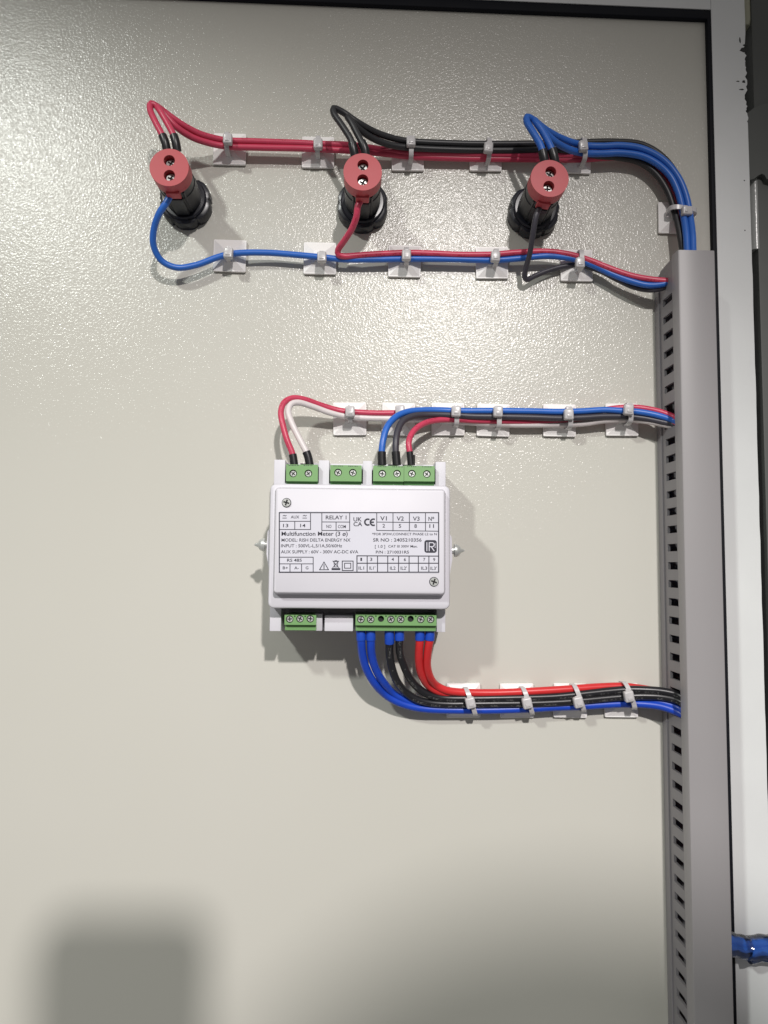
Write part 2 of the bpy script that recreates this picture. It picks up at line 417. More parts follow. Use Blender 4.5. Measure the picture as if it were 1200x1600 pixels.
# ------------------------------------------------------------------ wires
def catmull(pts, step=1.4):
    pts = [Vector(p) for p in pts]
    ext = [pts[0] * 2 - pts[1]] + pts + [pts[-1] * 2 - pts[-2]]
    out = []
    for i in range(1, len(ext) - 2):
        p0, p1, p2, p3 = ext[i - 1:i + 3]
        t1 = max(1e-3, (p1 - p0).length ** .5); t2 = t1 + max(1e-3, (p2 - p1).length ** .5); t3 = t2 + max(1e-3, (p3 - p2).length ** .5)
        n = max(2, int((p2 - p1).length / step))
        for k in range(n):
            t = t1 + (t2 - t1) * k / n
            A1 = p0 * ((t1 - t) / t1) + p1 * (t / t1)
            A2 = p1 * ((t2 - t) / (t2 - t1)) + p2 * ((t - t1) / (t2 - t1))
            A3 = p2 * ((t3 - t) / (t3 - t2)) + p3 * ((t - t2) / (t3 - t2))
            B1 = A1 * ((t2 - t) / t2) + A2 * (t / t2)
            B2 = A2 * ((t3 - t) / (t3 - t1)) + A3 * ((t - t1) / (t3 - t1))
            out.append(B1 * ((t2 - t) / (t2 - t1)) + B2 * ((t - t1) / (t2 - t1)))
    out.append(pts[-1])
    return out
# running inside the duct: bottom of the picture and beyond
def inside(px, h, py0, py1=1660):
    """way points down (or up) the inside of the duct; px is the column as the camera sees it"""
    n = 5
    return [(px, py0 + (py1 - py0) * k / n, h) for k in range(n + 1)]

def wire(label, pts, mt, r=1.75, boot=0, bmat='boot', br=None, name='wire', group=None, inner=None, blen0=0):
    W = [(*P(a, b, h), h) for a, b, h in pts]
    if inner:
        col, hh, zend = inner            # column inside the duct (mm from its left wall), height, end z
        xe, z0, he = W[-1]
        if col is None:                  # comes in at the open top and runs straight on
            x = min(max(xe, dx0 + 4), dx1 - 6)
            W += [(x, z0 - 22, he * .5 + hh * .5), (x, z0 - 45, hh)]; zc = z0 - 80
        else:                            # comes in through a slot and turns down under the lid
            x = dx0 + col
            W += [(dx0 + min(col, 3.4), z0 - 1.5, he + 2), (x, z0 - 10, hh), (x, z0 - 24, hh)]; zc = z0 - 60
        while zc > zend + 60:
            W.append((x + random.uniform(-.5, .5), zc, hh + random.uniform(-.4, .4))); zc -= 45
        W.append((x, zend, hh if mt not in ('red', 'red2') else hh - 7))
    path = catmull([Vector(p) for p in W])
    mb = MB().tube([tuple(p) for p in path], r)
    t = thing(name, tuple(path[0]), label, 'wire', group)
    put('insulation', mb.mesh('insulation', M[mt], 60, True), t)
    if boot:
        acc, bp = 0, [path[0]]
        for a, b in zip(path, path[1:]):
            acc += (b - a).length; bp.append(b)
            if acc > boot: break
        part('ferrule_sleeve', MB().tube([tuple(p) for p in bp], br or r * 1.3, 14), M[bmat], t, 40)
    return t

ZE = zB + 10
# top row -----------------------------------------------------------
wire('red wire leaving the left terminal slot of the leftmost lamp, upper of the two', [(261, 236, 33), (258.5, 224, 34), (254, 212, 34), (242.5, 190, 33), (234.5, 171, 31), (236, 162, 30), (245, 166, 29),
     (265, 181, 26), (287, 196, 22), (312, 209, 17), (340, 217, 12), (356, 219.5, 10), (400, 221, 9.5), (471, 223.5, 9.5), (500, 225, 9.3), (545, 226.5, 9),
     (600, 234, 7.5), (642, 239, 7), (720, 241, 7), (800, 242, 7), (860, 243, 7), (911, 243, 6.5), (970, 239, 6.3), (1003, 241, 6.3), (1032, 257, 6.3), (1052, 283, 6.5), (1063, 311, 7), (1069, 342, 8), (1076, 370, 11), (1079, 394, 13)],
     'red', 1.85, 8, inner=(None, 27.5, ZE))
wire('red wire leaving the right terminal slot of the leftmost lamp, lower of the two', [(277, 236, 33), (275, 224, 34), (271.5, 212, 34), (260, 190, 33), (250, 173, 32), (246, 167, 30), (252, 172, 28.5),
     (275, 198, 25), (300, 214.5, 19), (330, 224.5, 13), (356, 229, 10), (400, 230.5, 9), (471, 232, 9), (500, 233, 8.6), (545, 235.5, 8), (600, 240, 6.5), (642, 244.5, 5.8), (720, 247.5, 5.5), (800, 248.5, 5.5),
     (860, 249, 5.5), (911, 249, 5), (965, 246, 4.5), (1000, 251, 4.5), (1025, 265, 4.5), (1045, 289, 4.5), (1057, 317, 5), (1064, 347, 6), (1070, 372, 9), (1074, 394, 11)],
     'red', 1.85, 8, inner=(None, 29, ZE))
wire('black wire of the middle lamp with the longer loop', [(555, 246, 33), (552.7, 235, 34), (549, 220, 34), (535, 197, 33), (521.5, 177, 31), (521.5, 169.5, 30), (534, 174.5, 28),
     (560, 192, 25), (590, 208, 18), (620, 217.5, 13), (642, 221, 11), (720, 224.5, 10), (763, 225, 10), (800, 225, 9.5), (860, 224, 9), (911, 222.5, 8.5), (960, 221.5, 8), (1003, 226, 7.5), (1034, 244, 7.5), (1056, 272, 8), (1066, 303, 8.5), (1070, 337, 9.5), (1075, 368, 13), (1080, 394, 16)],
     'black', 1.9, 8, inner=(None, 26, ZE))
wire('black wire of the middle lamp tucked under the longer loop', [(572, 246, 33), (570, 233, 34), (565, 222, 34), (557, 207, 33), (548, 190, 32), (543, 183, 30.5), (547, 187, 29),
     (558, 199, 26), (582, 216, 19), (610, 226.5, 14), (642, 231, 11), (720, 234.5, 9.5), (763, 235, 9), (800, 235, 9), (860, 234.5, 8.5), (911, 239, 8), (935, 243.5, 7.6), (965, 246, 7.2), (998, 253, 7.2), (1023, 270, 7.2), (1042, 297, 7.4), (1053, 328, 8), (1061, 360, 10.5), (1067, 394, 13)],
     'black', 1.9, 8, inner=(None, 27.5, ZE))
wire('blue wire of the rightmost lamp sweeping round the outside of the bend', [(852, 258, 33), (850, 247, 34), (845, 228, 34), (833, 207, 33), (823, 190, 31), (823.5, 183, 30), (833, 187.5, 28.5),
     (853, 203, 24), (880, 217.5, 17), (911, 227, 12), (940, 228.5, 11.5), (970, 227.5, 11.5), (1003, 232.5, 11.5), (1037, 250.5, 11.5), (1060, 278, 11.5), (1072, 307, 12), (1078, 337, 13), (1082, 367, 16), (1083, 394, 18)],
     'blue', 2.0, 8, inner=(None, 29, ZE))
wire('blue wire of the rightmost lamp on the inside of the bend', [(868, 258, 33), (866, 247, 34), (860.5, 230, 34), (849, 208, 33), (838, 192, 32), (835, 188, 30.5), (842, 196, 28.5),
     (864, 219, 24), (888, 233, 17), (911, 239, 12), (940, 240, 11), (970, 239, 11), (1003, 244, 11), (1027, 256, 11), (1047, 275, 11), (1060, 302, 11.5), (1067, 332, 12.5), (1072, 364, 15), (1074, 394, 17)],
     'blue', 2.0, 8, inner=(None, 26, ZE))
# second row ----------------------------------------------------------
wire('blue wire hanging in a wide curve from the leftmost lamp', [(266, 306, 31), (259, 318, 31), (249, 333, 29), (240.5, 358, 24), (240, 384, 19), (252, 407, 14), (275, 418, 11), (305, 414.5, 9), (340, 402, 8), (357, 397.5, 8),
     (380, 395, 8), (420, 395, 7.5), (460, 398, 7.5), (503, 402, 7.5), (540, 405.5, 7), (580, 405.5, 7), (635, 404.5, 7), (700, 405, 7), (740, 406, 7), (774, 406.5, 7), (815, 403.5, 8), (853, 400, 9), (885, 402.5, 9), (906, 407, 9),
     (930, 416, 9), (958, 429, 10), (985, 439, 12), (1012, 445.5, 14), (1036, 444, 16), (1051, 438, 17.5)], 'blue', 1.85, inner=(5.8, 27.3, ZE))
wire('red wire hooking down from the middle lamp to the lower row', [(566, 309, 31), (559, 323, 31), (557, 338, 29), (550, 357, 24), (538, 376, 17), (528, 391, 11), (528.5, 398, 9.8), (538, 400.5, 9), (555, 399.5, 8.6), (580, 397.5, 8.5), (610, 396, 8.5), (635, 395, 8.5), (675, 396, 8.5),
     (720, 398, 8.3), (753, 398, 8.3), (774, 397.5, 8.3), (803, 395, 9), (853, 393, 9.5), (887, 397, 10), (920, 406.5, 10), (953, 419.5, 11), (987, 431, 13), (1020, 437, 15.5), (1051, 440, 18)],
     'red', 1.85, inner=(10.8, 26, ZE))
wire('thin black wire dropping from the rightmost lamp to the lower row', [(843, 324, 31), (837.5, 338, 31), (832.5, 367, 27), (827.5, 397, 19), (822, 418, 12), (819.5, 432, 8), (823, 437, 6.5), (834, 432, 5.5), (853, 424, 5), (877, 417, 4.8), (906, 414, 5),
     (937, 423, 5), (965, 437, 6.5), (992, 449, 9), (1020, 453, 12.5), (1051, 446, 16)], 'grey', 1.6, inner=(4.8, 29.9, ZE))
# third row -----------------------------------------------------------
TH = 27.0
wire('red wire of the meter supply leaving the leftmost green terminal', [(460, 727, TH), (458, 714, TH), (456, 706, TH), (449, 689, TH), (441.5, 662, 26), (439, 643, 24), (444, 629, 22), (457, 622, 19.5), (475, 624, 17), (501, 633, 13), (528, 641, 10.5), (548, 643.5, 10),
     (587, 645.5, 9.5), (623, 645.5, 8.5), (660, 648, 6.5), (712, 648, 6), (778, 648, 6), (840, 648, 6), (888, 647, 6), (930, 643, 7), (960, 638, 9.5), (982, 636.5, 11), (1003, 637.5, 12), (1030, 643, 14.5), (1052, 651, 17)], 'red', 1.75, 6, inner=(9.8, 28.6, ZE))
wire('white wire of the meter supply', [(484, 727, TH), (482, 716, TH), (478.5, 706, TH), (466.5, 683, 26), (455, 659, 25), (450.5, 642, 23), (455, 631.5, 21), (466, 629, 19), (488, 635, 15), (514.5, 644.5, 11.5), (538.7, 650, 9.5), (560, 652.5, 9),
     (600, 654, 8.5), (635, 655, 8), (667, 655.5, 7), (700, 657, 6), (740, 660.5, 6), (800, 663.5, 6), (860, 663.5, 6), (910, 662, 6.5), (945, 657, 7.5), (982, 655.5, 8.5), (1020, 659.5, 12), (1052, 667, 15.5)], 'white', 1.8, 6, inner=(3.8, 27.3, ZE))
wire('blue wire of the meter running along the top of the third row', [(597, 727, TH), (596.5, 715, TH), (596.5, 706, TH), (598.5, 689, 26.5), (605, 667, 24), (618.5, 651.5, 20), (637, 643.5, 16), (661, 641, 13), (688, 641, 11), (712, 642, 10.5),
     (778, 642, 10.5), (830, 642.5, 10.5), (875, 643.5, 10.5), (910, 642.5, 10.5), (945, 640.5, 11), (973, 642, 12), (997, 643.5, 13), (1025, 648.5, 15), (1052, 657, 17)], 'blue', 1.9, 6, inner=(8.8, 26, ZE))
wire('charcoal wire of the meter between a blue and a red one', [(620, 727, TH), (619, 715, TH), (618.3, 706, TH), (618.5, 691, 26.5), (621.5, 673, 24), (629.5, 658, 20.5), (646, 650, 16.5), (667, 648, 13), (704, 648.5, 10.5), (740, 650.5, 10), (778, 651, 10), (830, 652, 10), (875, 653.5, 10), (910, 652.5, 10), (945, 650.5, 10), (982, 651, 10.5),
     (1008, 654, 12), (1032, 659, 14), (1052, 664, 16)], 'grey', 1.9, 6, inner=(13.8, 29.9, ZE))
wire('red wire of the meter with two thin black sleeves', [(642, 727, TH), (641, 715, TH), (640, 706, TH), (638.5, 693, 26.5), (641.5, 681, 24.5), (651, 669, 21), (667, 660, 16), (685, 656.5, 12), (708, 655.5, 9), (740, 657, 8), (778, 658, 7.5), (830, 658.5, 7), (875, 657.5, 6.5), (930, 653, 6.5), (982, 649, 7.5), (1020, 651, 12), (1052, 659, 16.5)],
     'red', 1.75, 6, br=1.95, inner=(7.8, 28.6, ZE))
part('ferrule_sleeve', MB().tube([(*P(645.5, 727, TH - 1), TH - 1), (*P(645.5, 711, TH - 1), TH - 1)], 1.1, 12), M['boot'], bpy.data.objects['wire.013'], 40) if 'wire.013' in bpy.data.objects else None
# fourth row ----------------------------------------------------------
BH = 33.0
lowr = 2.25
wire('outermost thick blue wire under the meter', [(563.5, 982, BH), (564.3, 1000, BH), (566, 1021, 29.5), (572, 1044, 25), (585, 1067.5, 20), (602, 1085, 14), (621, 1096.5, 12), (644, 1104, 10.5), (665, 1107.5, 9.5), (695, 1109, 8.5), (735, 1109.5, 8), (780, 1109, 8), (823, 1107.5, 8), (865, 1105, 8), (903, 1103.5, 8), (950, 1100.5, 8), (982, 1099.5, 8.5),
     (1010, 1100.5, 10.5), (1034, 1104, 13), (1059, 1113, 16.5)], 'blue2', lowr, 6, 'blue_boot', 2.65, inner=(12.8, 27.3, ZE))
wire('second thick blue wire under the meter', [(579, 982, BH), (579.5, 1000, BH), (580.5, 1021, 29.5), (586, 1043, 25), (597, 1063, 20), (613, 1081.5, 13.5), (632, 1093, 11), (653, 1100, 9), (680, 1104, 6.5), (735, 1105, 5.5), (780, 1105, 5.5), (823, 1104, 5.5), (903, 1100, 5.5), (950, 1096.5, 5.5), (982, 1094, 6), (1010, 1094, 9), (1034, 1098, 12), (1059, 1106, 15.5)],
     'blue2', lowr, 6, 'blue_boot', 2.65, inner=(6.8, 26, ZE))
wire('outer of the two thick black wires under the meter', [(608, 982, BH), (608.5, 1001, BH), (608.7, 1024, 29), (613, 1046, 25), (620.5, 1065, 20.5), (632.5, 1080, 15), (648, 1091, 13), (669, 1097.5, 11.5), (697, 1100, 10.5), (735, 1100, 10), (780, 1099.5, 10), (823, 1099, 10), (865, 1097.5, 10), (903, 1095, 10), (950, 1090.5, 10), (982, 1088, 10.5), (1010, 1087.5, 12), (1034, 1089, 14), (1057, 1094, 17)],
     'black_p', lowr, 7.5, 'blue_boot', 2.65, inner=(11.8, 29.9, ZE))
wire('inner of the two thick black wires under the meter', [(624, 982, BH), (624.3, 1000, BH), (625, 1020, 29.5), (631, 1039.5, 25), (639, 1057, 20.5), (650.5, 1072, 15.5), (665, 1083, 13.5), (688, 1090, 11.5), (735, 1091.5, 10.5), (780, 1091, 10.5), (823, 1090, 10.5), (865, 1088.5, 10.5), (903, 1085, 10.5), (950, 1080, 10.5), (982, 1077.5, 11), (1010, 1078, 12.5), (1034, 1080, 14.5), (1057, 1085, 17)],
     'black_p', lowr, 5.5, 'blue_boot', 2.65, inner=(5.8, 28.6, ZE))
wire('left of the two thick red wires under the meter', [(656, 982, BH), (656, 1000, BH), (654.5, 1022, 29.5), (655.5, 1042, 25), (660.5, 1058, 20.5), (669.5, 1071, 15), (683, 1079.5, 12.5), (707, 1084.5, 10), (742, 1086, 8), (780, 1086, 7.5), (837, 1084, 7.5), (893, 1080.5, 7.5), (936, 1077.5, 7.5), (972, 1076, 7.5), (1000, 1078, 8.5), (1030, 1084, 12), (1057, 1092, 15)],
     'red2', lowr, 6, 'blue_boot', 2.65, inner=(10.8, 27.3, ZE))
wire('rightmost thick red wire under the meter', [(672, 982, BH), (671.2, 1000, BH), (668, 1022, 29.5), (667.5, 1042, 25), (672, 1058, 20.5), (681, 1070.5, 15), (697, 1078.5, 13), (718, 1081.5, 11.5), (742, 1082.5, 10.5), (780, 1082.5, 10), (837, 1080, 10), (893, 1076.5, 9.5), (936, 1073.5, 8.5), (972, 1072.5, 8), (1000, 1075.5, 8.5), (1030, 1081, 11), (1057, 1088, 14)],
     'red2', lowr, 6, 'blue_boot', 2.65, inner=(4.8, 26, ZE))

# ------------------------------------------------------------------ adhesive tie mounts and cable ties
def mount_meshes():
    b = MB().rrect(-9.9, 9.9, -9.9, 9.9, .8, [(0, .9), (0, 1.9), (.25, 2.2)])
    # four ramps that rise to a small bridge
    L = lambda a, h: [(-a, -a, h), (a, -a, h), (a, a, h), (-a, a, h)]
    r = MB().layers([L(9.3, 2.15), L(3.9, 4.5), L(3.4, 4.7)])
    k = MB()
    k.box(-2.9, 2.9, -2.9, 2.9, 4.5, 5.3, .35)
    pad = MB().box(-9.6, 9.6, -9.6, 9.6, .03, .95, .1)
    return (b.mesh('mount_base', M['mount']), r.mesh('ramp', M['mount'], 0), k.mesh('bridge', M['mount']), pad.mesh('adhesive_pad', M['foam']))
MM = mount_meshes()
ordinal = ['first', 'second', 'third', 'fourth', 'fifth', 'sixth']
def mount(px, py, label, rot=0):
    x, z = P(px, py, 1.5)
    t = thing('tie_mount', (x, z, 0), label, 'tie mount', 'adhesive tie mounts on the door', rot)
    for n, me in zip(('base', 'ramp', 'bridge', 'adhesive_pad'), MM):
        put(n, me, t, (0, 0, 0), True)
def tie(px, py, y0, y1, hc, label, tilt=0.0, across=False, tail=0):
    """a tie round the wires seen between pixel rows y0 and y1 (columns if across); head at (px, py)"""
    htop = hc + 3.4
    if across:
        xa, xb = P(y0, py, hc)[0], P(y1, py, hc)[0]; cz = P(px, py, hc)[1]; c = (xa + xb) / 2; a = abs(xb - xa) / 2
    else:
        za, zb = P(px, y0, hc)[1], P(px, y1, hc)[1]; cx = P(px, py, hc)[0]; c = (za + zb) / 2; a = abs(zb - za) / 2
    hm = (3.4 + htop) / 2; b = (htop - 3.4) / 2 + .4
    ring, n = [], 36
    for rr in (0.0, .8):
        for wd in (-1.35, 1.35):
            L = []
            for i in range(n):
                q = 2 * math.pi * i / n
                cs, sn = math.cos(q), math.sin(q); e = .62
                u = (a + .2 + rr) * math.copysign(abs(cs) ** e, cs); hh = hm + (b + rr) * math.copysign(abs(sn) ** e, sn)
                sk = wd + tilt * u
                L.append((u, sk, hh) if across else (sk, u, hh))
            ring.append(L)
    mb = MB(); A, B, Cc, Dd = ring
    mb.layers([A, B, Dd, Cc, A], False, False)
    org = (c, cz, 0) if across else (cx, c, 0)
    t = thing('cable_tie', org, label, 'cable tie', 'cable ties holding the wires')
    put('strap', mb.mesh('strap', M['tie'], 40), t, (0, 0, 0), True)
    hx_, hz_ = P(px, py, htop + 2.2); ox, oz = hx_ - org[0], hz_ - org[1]
    hd = MB().rrect(-2.7, 2.7, -3.1, 3.1, .9, [(.5, htop + .3), (0, htop + .9), (0, htop + 3.3), (.35, htop + 3.9), (.9, htop + 4.1)], 3)
    if across: hd.v = [Vector((q.z, q.y, -q.x)) for q in hd.v]
    h_ = put('head', hd.mesh('head', M['tie'], 40), t, (ox, oz, 0), True)
    if not across: h_.rotation_euler = (0, random.uniform(-.08, .08) + tilt * .6, 0)
    pl = MB().box(-1.3, 1.3, -1.7, -.2, htop + 4.0, htop + 4.5, .15)
    if across: pl.v = [Vector((q.z, q.y, -q.x)) for q in pl.v]
    st = MB().box(-1.2, 1.2, 2.6, 2.6 + random.uniform(.6, 1.8), htop + 1.6, htop + 2.5, .15)
    if across: st.v = [Vector((q.z, q.y, -q.x)) for q in st.v]
    put('cut_tail', st.mesh('cut_tail', M['tie']), h_, (0, 0, 0), True)
    put('pawl', pl.mesh('pawl', M['tie']), h_, (0, 0, 0), True)

rows = [
 ('the top wire row', [(359, 233.5), (497, 238.5), (637, 243), (758.5, 243.5), (898, 247)],
  [(356, 218, 211, 237, 9), (497, 225.5, 217, 241, 8.8), (642, 221.5, 216, 248, 10.2), (763, 231.5, 219, 251, 9.3), (911, 229, 219, 252, 11)]),
 ('the row under the three lamps', [(359, 400), (500, 404), (632, 408.5), (768.5, 411), (900.5, 415)],
  [(357, 396, 392, 404, 7.2), (503, 402, 397, 409, 7), (635, 399.5, 391, 411, 7.5), (774, 401.5, 393, 413, 7.5), (906, 411.5, 394, 420, 8.9)]),
 ('the row above the meter', [(546.5, 654.5), (622.5, 655), (700, 655), (770.5, 656.5), (874, 657), (971.5, 656)],
  [(547, 643.5, 638, 657, 8.5), (625, 642, 640, 661, 8), (712.5, 643, 637, 664, 9.4), (778, 643.5, 637, 668, 9.4), (888.5, 648, 638, 668, 9.4), (982, 640.5, 632, 661, 11)]),
 ('the row below the meter', [(724, 1094), (807.5, 1094.5), (891, 1094.5), (970.5, 1094)],
  [(735, 1098, 1077, 1115, 9.9), (823.5, 1098.5, 1076, 1114, 9.6), (903.5, 1097, 1072, 1110, 9.6), (982.5, 1088, 1068, 1106, 10)]),
]
for rn, ms, ts in rows:
    for i, (x, y) in enumerate(ms): mount(x, y, '%s white adhesive tie mount from the left in %s' % (ordinal[i], rn), random.uniform(-.02, .02))
    for i, q in enumerate(ts): tie(*q, '%s clear white cable tie from the left in %s' % (ordinal[i], rn), tilt=-.35 if 'below' in rn else random.uniform(-.03, .03))
mount(1053, 341, 'white adhesive tie mount beside the bend above the duct')
tie(1073, 330, 1047, 1085, 9.5, 'clear white cable tie round the blue wires just above the duct', tilt=-.12, across=True)

# ------------------------------------------------------------------ screws
def screw_mesh(r, name='screw', depth=1.0):
    """pan head with a cross recess, facing the camera; base at h = 0"""
    a, b = r * .19, r * .74
    plus = [(a, a), (a, b), (-a, b), (-a, a), (-b, a), (-b, -a), (-a, -a), (-a, -b), (a, -b), (a, -a), (b, -a), (b, a)]
    mb = MB().lathe([(r * .9, 0), (r, depth * .35), (r * .98, depth * .6)], 24, cap1=False)
    mb.add(*holed(circ(0, 0, r * .98, 24), [plus], depth * .6, depth))
    me = mb.mesh(name, M['steel'], 30)
    fl_ = MB().lathe([(r * .8, depth * .2), (r * .8, depth * .32)], 12).mesh('cross_recess', M['hole'])  # black floor puts shade into the cross
    n0 = len(me.vertices); bm = bmesh.new(); bm.from_mesh(me); bm.from_mesh(fl_)
    bm.faces.ensure_lookup_table()
    for f in bm.faces[len(me.polygons):]: f.material_index = 1
    bm.to_mesh(me); bm.free(); me.materials.append(M['hole'])
    return me

# ------------------------------------------------------------------ indicator lamps
def lamp_parts():
    n = 72; loops = []
    for ins, h in ((0, .05), (0, 6.4), (.5, 7.6), (2.2, 8.2)):
        L = []
        for i in range(n):
            q = 2 * math.pi * i / n
            k = abs(((q * 6 / (2 * math.pi)) % 1) - .5)        # six flats with grip notches
            rr = 15.6 - (1.0 if k > .43 else 0) - .5 * (k > .33) - ins
            L.append((rr * math.cos(q), rr * math.sin(q), h))
        loops.append(L)
    nut = MB().layers(loops)
    nut.lathe([(13.2, 8.1), (13.2, 9.4), (12.4, 10.2), (11, 10.3)], 40)
    body = MB().lathe([(10.6, 8), (10.6, 27), (10.2, 27.4), (10.2, 36.5)], 40)
    for a in (60, 120, 240, 300):
        c, s_ = math.cos(R(a)), math.sin(R(a))
        body.tube([(10.3 * c, 10.3 * s_, 11), (10.3 * c, 10.3 * s_, 33)], .7, 8)
    body.box(-3.9, 3.9, -11.3, -9, 11, 28.5, .4)
    cap = MB()
    holes = [circ(.1, 4.0, 3.1, 24), circ(.1, -4.5, 3.1, 24)]
    cap.add(*holed(circ(0, 0, 10.7, 48), holes, 36.2, 43.2))
    cap.lathe([(10.7, 34.2), (10.7, 36.1)], 48)
    rim = MB().box(-3.8, 3.8, -11.6, -9.2, 30.5, 36.6, .5)
    rim.box(-3.2, 3.2, 9.4, 11.3, 31, 35, .4)
    return nut.mesh('locknut', M['nut']), body.mesh('body', M['blackp']), cap.mesh('terminal_cap', M['cap'], 40), rim.mesh('wire_entry', M['cap'])
LPM = lamp_parts()
SCR_L = screw_mesh(2.6, 'terminal_screw', 1.2)
wellm = MB().lathe([(3.0, 36.15), (3.0, 36.3)], 20).mesh('screw_well', M['hole'])
for px, py, rot, lab in ((290, 315, R(-2), 'leftmost black indicator lamp with red cap, wired with two red wires'),
                         (566.5, 321, R(0), 'middle black indicator lamp with red cap, wired with two black wires'),
                         (834, 330, R(8), 'rightmost black indicator lamp with red cap, wired with two blue wires')):
    x, z = P(px, py, 5)
    t = thing('indicator_lamp', (x, z, 0), lab, 'indicator lamp', 'red capped indicator lamps in a row', rot)
    for nme, me in zip(('locknut', 'body', 'terminal_cap', 'wire_entry'), LPM):
        o = put(nme, me, t, (0, 0, 0), True)
        if nme == 'terminal_cap': capo = o
    for dz in (4.0, -4.5):
        put('screw_well', wellm, capo, (.1, dz, 0), True)
        s_ = put('terminal_screw', SCR_L, capo, (.1, dz, 38.4), True); s_.rotation_euler = (random.uniform(-.15, .15), random.uniform(0, 1.5), random.uniform(-.15, .15))

# ------------------------------------------------------------------ the meter
HB, HM, HF = 30.0, 46.0, 52.0
mx, mz = P(562, 860, 0)
meter = thing('energy_meter', (mx, mz, 0), 'white boxed electrical meter with printed label and green terminal blocks', 'meter')
def pr(x0, y0, x1, y1, h):
    a = P(x0, (y0 + y1) / 2, h)[0]; b = P(x1, (y0 + y1) / 2, h)[0]; c = P((x0 + x1) / 2, y1, h)[1]; d = P((x0 + x1) / 2, y0, h)[1]
    return a, b, c, d
X0, X1, Z0, Z1 = pr(427.5, 720, 696.5, 987, HB)
# rear housing: a tray with terminal bays cut out of its front
TBt = [(446, 497), (515, 566), (582, 679.5)]
TBb = [(443.5, 495, 1), (555, 682.5, 1)]
bz = P(560, 757, HB)[1]; bzb = P(560, 951, HB)[1]
hs = MB()
hs.rrect(X0, X1, Z0, Z1, 1.2, [(0, .5), (0, 17), (.3, 17.2)])
part('rear_housing', hs, M['housing'], meter)
fr = MB()
def xs(px, h=HB): return P(px, 740, h)[0]
# upper shelf: cheeks between the terminal bays
edges = [428] + [q for a, b in TBt for q in (a - .5, b + .8)] + [696.5]
for a, b in zip(edges[0::2], edges[1::2]):
    part('bay_cheek', MB().box(xs(a), xs(b), bz - 6, Z1 + .1, 17.1, HB, .5), M['housing'], meter)
fr.box(X0 + .4, X1 - .4, bz - 6, bz + .5, 17.15, HB - .4, .2)
fr.box(X0 + .5, X1 - .5, Z1 - 4.2, Z1 - 2.6, 17.1, HB - 9, .2)
part('bay_floor', fr, M['housing'], meter)
lz = P(560, 987, HB + 5)[1]
for a, b, z0, z1, h in ((426, 443.5, lz, bzb + 6, HB + 5), (495, 507, lz + .3, P(560, 960, HB + 5)[1], HB + 5), (510.5, 554.5, lz + .2, P(560, 962, HB + 5)[1], HB + 5), (683, 696.5, lz, bzb + 6, HB + 5)):
    part('bay_cheek', MB().box(xs(a, h), xs(b, h), z0, z1, 17.1, h, .4), M['housing'], meter)
# middle cover with rounded corners, then the raised front plate
c0, c1, c2, c3 = pr(420, 757, 703.5, 951.5, HM)
part('middle_cover', MB().rrect(c0, c1, c2, c3, 3.2, [(.9, HB - 9), (.4, HB + 2), (0, HB + 6), (0, HM - 1.6), (.45, HM - .5), (1.4, HM)]), M['housing'], meter)
f0, f1, f2, f3 = pr(429, 764, 695, 927.5, HF)
plate = part('front_plate', MB().rrect(f0, f1, f2, f3, 1.6, [(-1.1, HM - .2), (-.35, HF - 3), (0, HF - 1.0), (.3, HF - .3), (.9, HF)]), M['housing'], meter)
# bevelled lower lip that catches the shade
SCR_F = screw_mesh(2.15, 'cover_screw', .9)
for px, py in ((447.7, 785.5), (678, 909)):
    x, z = P(px, py, HF)
    part('screw_shade_ring', MB().lathe([(2.5, HF - .1), (2.5, HF + .04)], 24, x, z), M['ink'], plate)  # flat dark disc painted as the shade round a sunk screw
    q = put('cover_screw', SCR_F, plate, (x, z, HF + .02)); q.rotation_euler = (0, random.uniform(0, 1.5), 0)
# ears with pointed fixing screws left and right
for px, py, sg in ((412.5, 851, -1), (713, 860, 1)):
    x, z = P(px, py, 34); e = MB()
    xin = c0 + .3 if sg < 0 else c1 - .3
    pts = [(xin, z + 11), (xin + sg * 2.2, z + 7), (xin + sg * 2.6, z - 5), (xin + sg * 1.2, z - 13), (xin, z - 14)]
    if sg > 0: pts = pts[::-1]
    e.add(*holed([(xin - sg * 2, z + 11)] + (pts if sg < 0 else pts[::-1]) + [(xin - sg * 2, z - 14)], [], 22, 37))
    ear = part('side_ear', e, M['housing'], meter)
    sb = MB().lathe([(1.5, 0), (1.5, 1.5), (2.6, 1.6), (2.7, 2.4), (2.2, 3.6), (1.0, 4.4), (.4, 5.8)], 20)
    for k in range(3): sb.lathe([(1.9, -3 + k), (1.4, -2.6 + k)], 12)
    sb.v = [Vector((-q.y * sg, -q.x, q.z)) * 1.35 for q in sb.v]     # lay it along x
    put('side_screw', sb.mesh('side_screw', M['steel']), ear, (xin + sg * 2.0, z, 32))

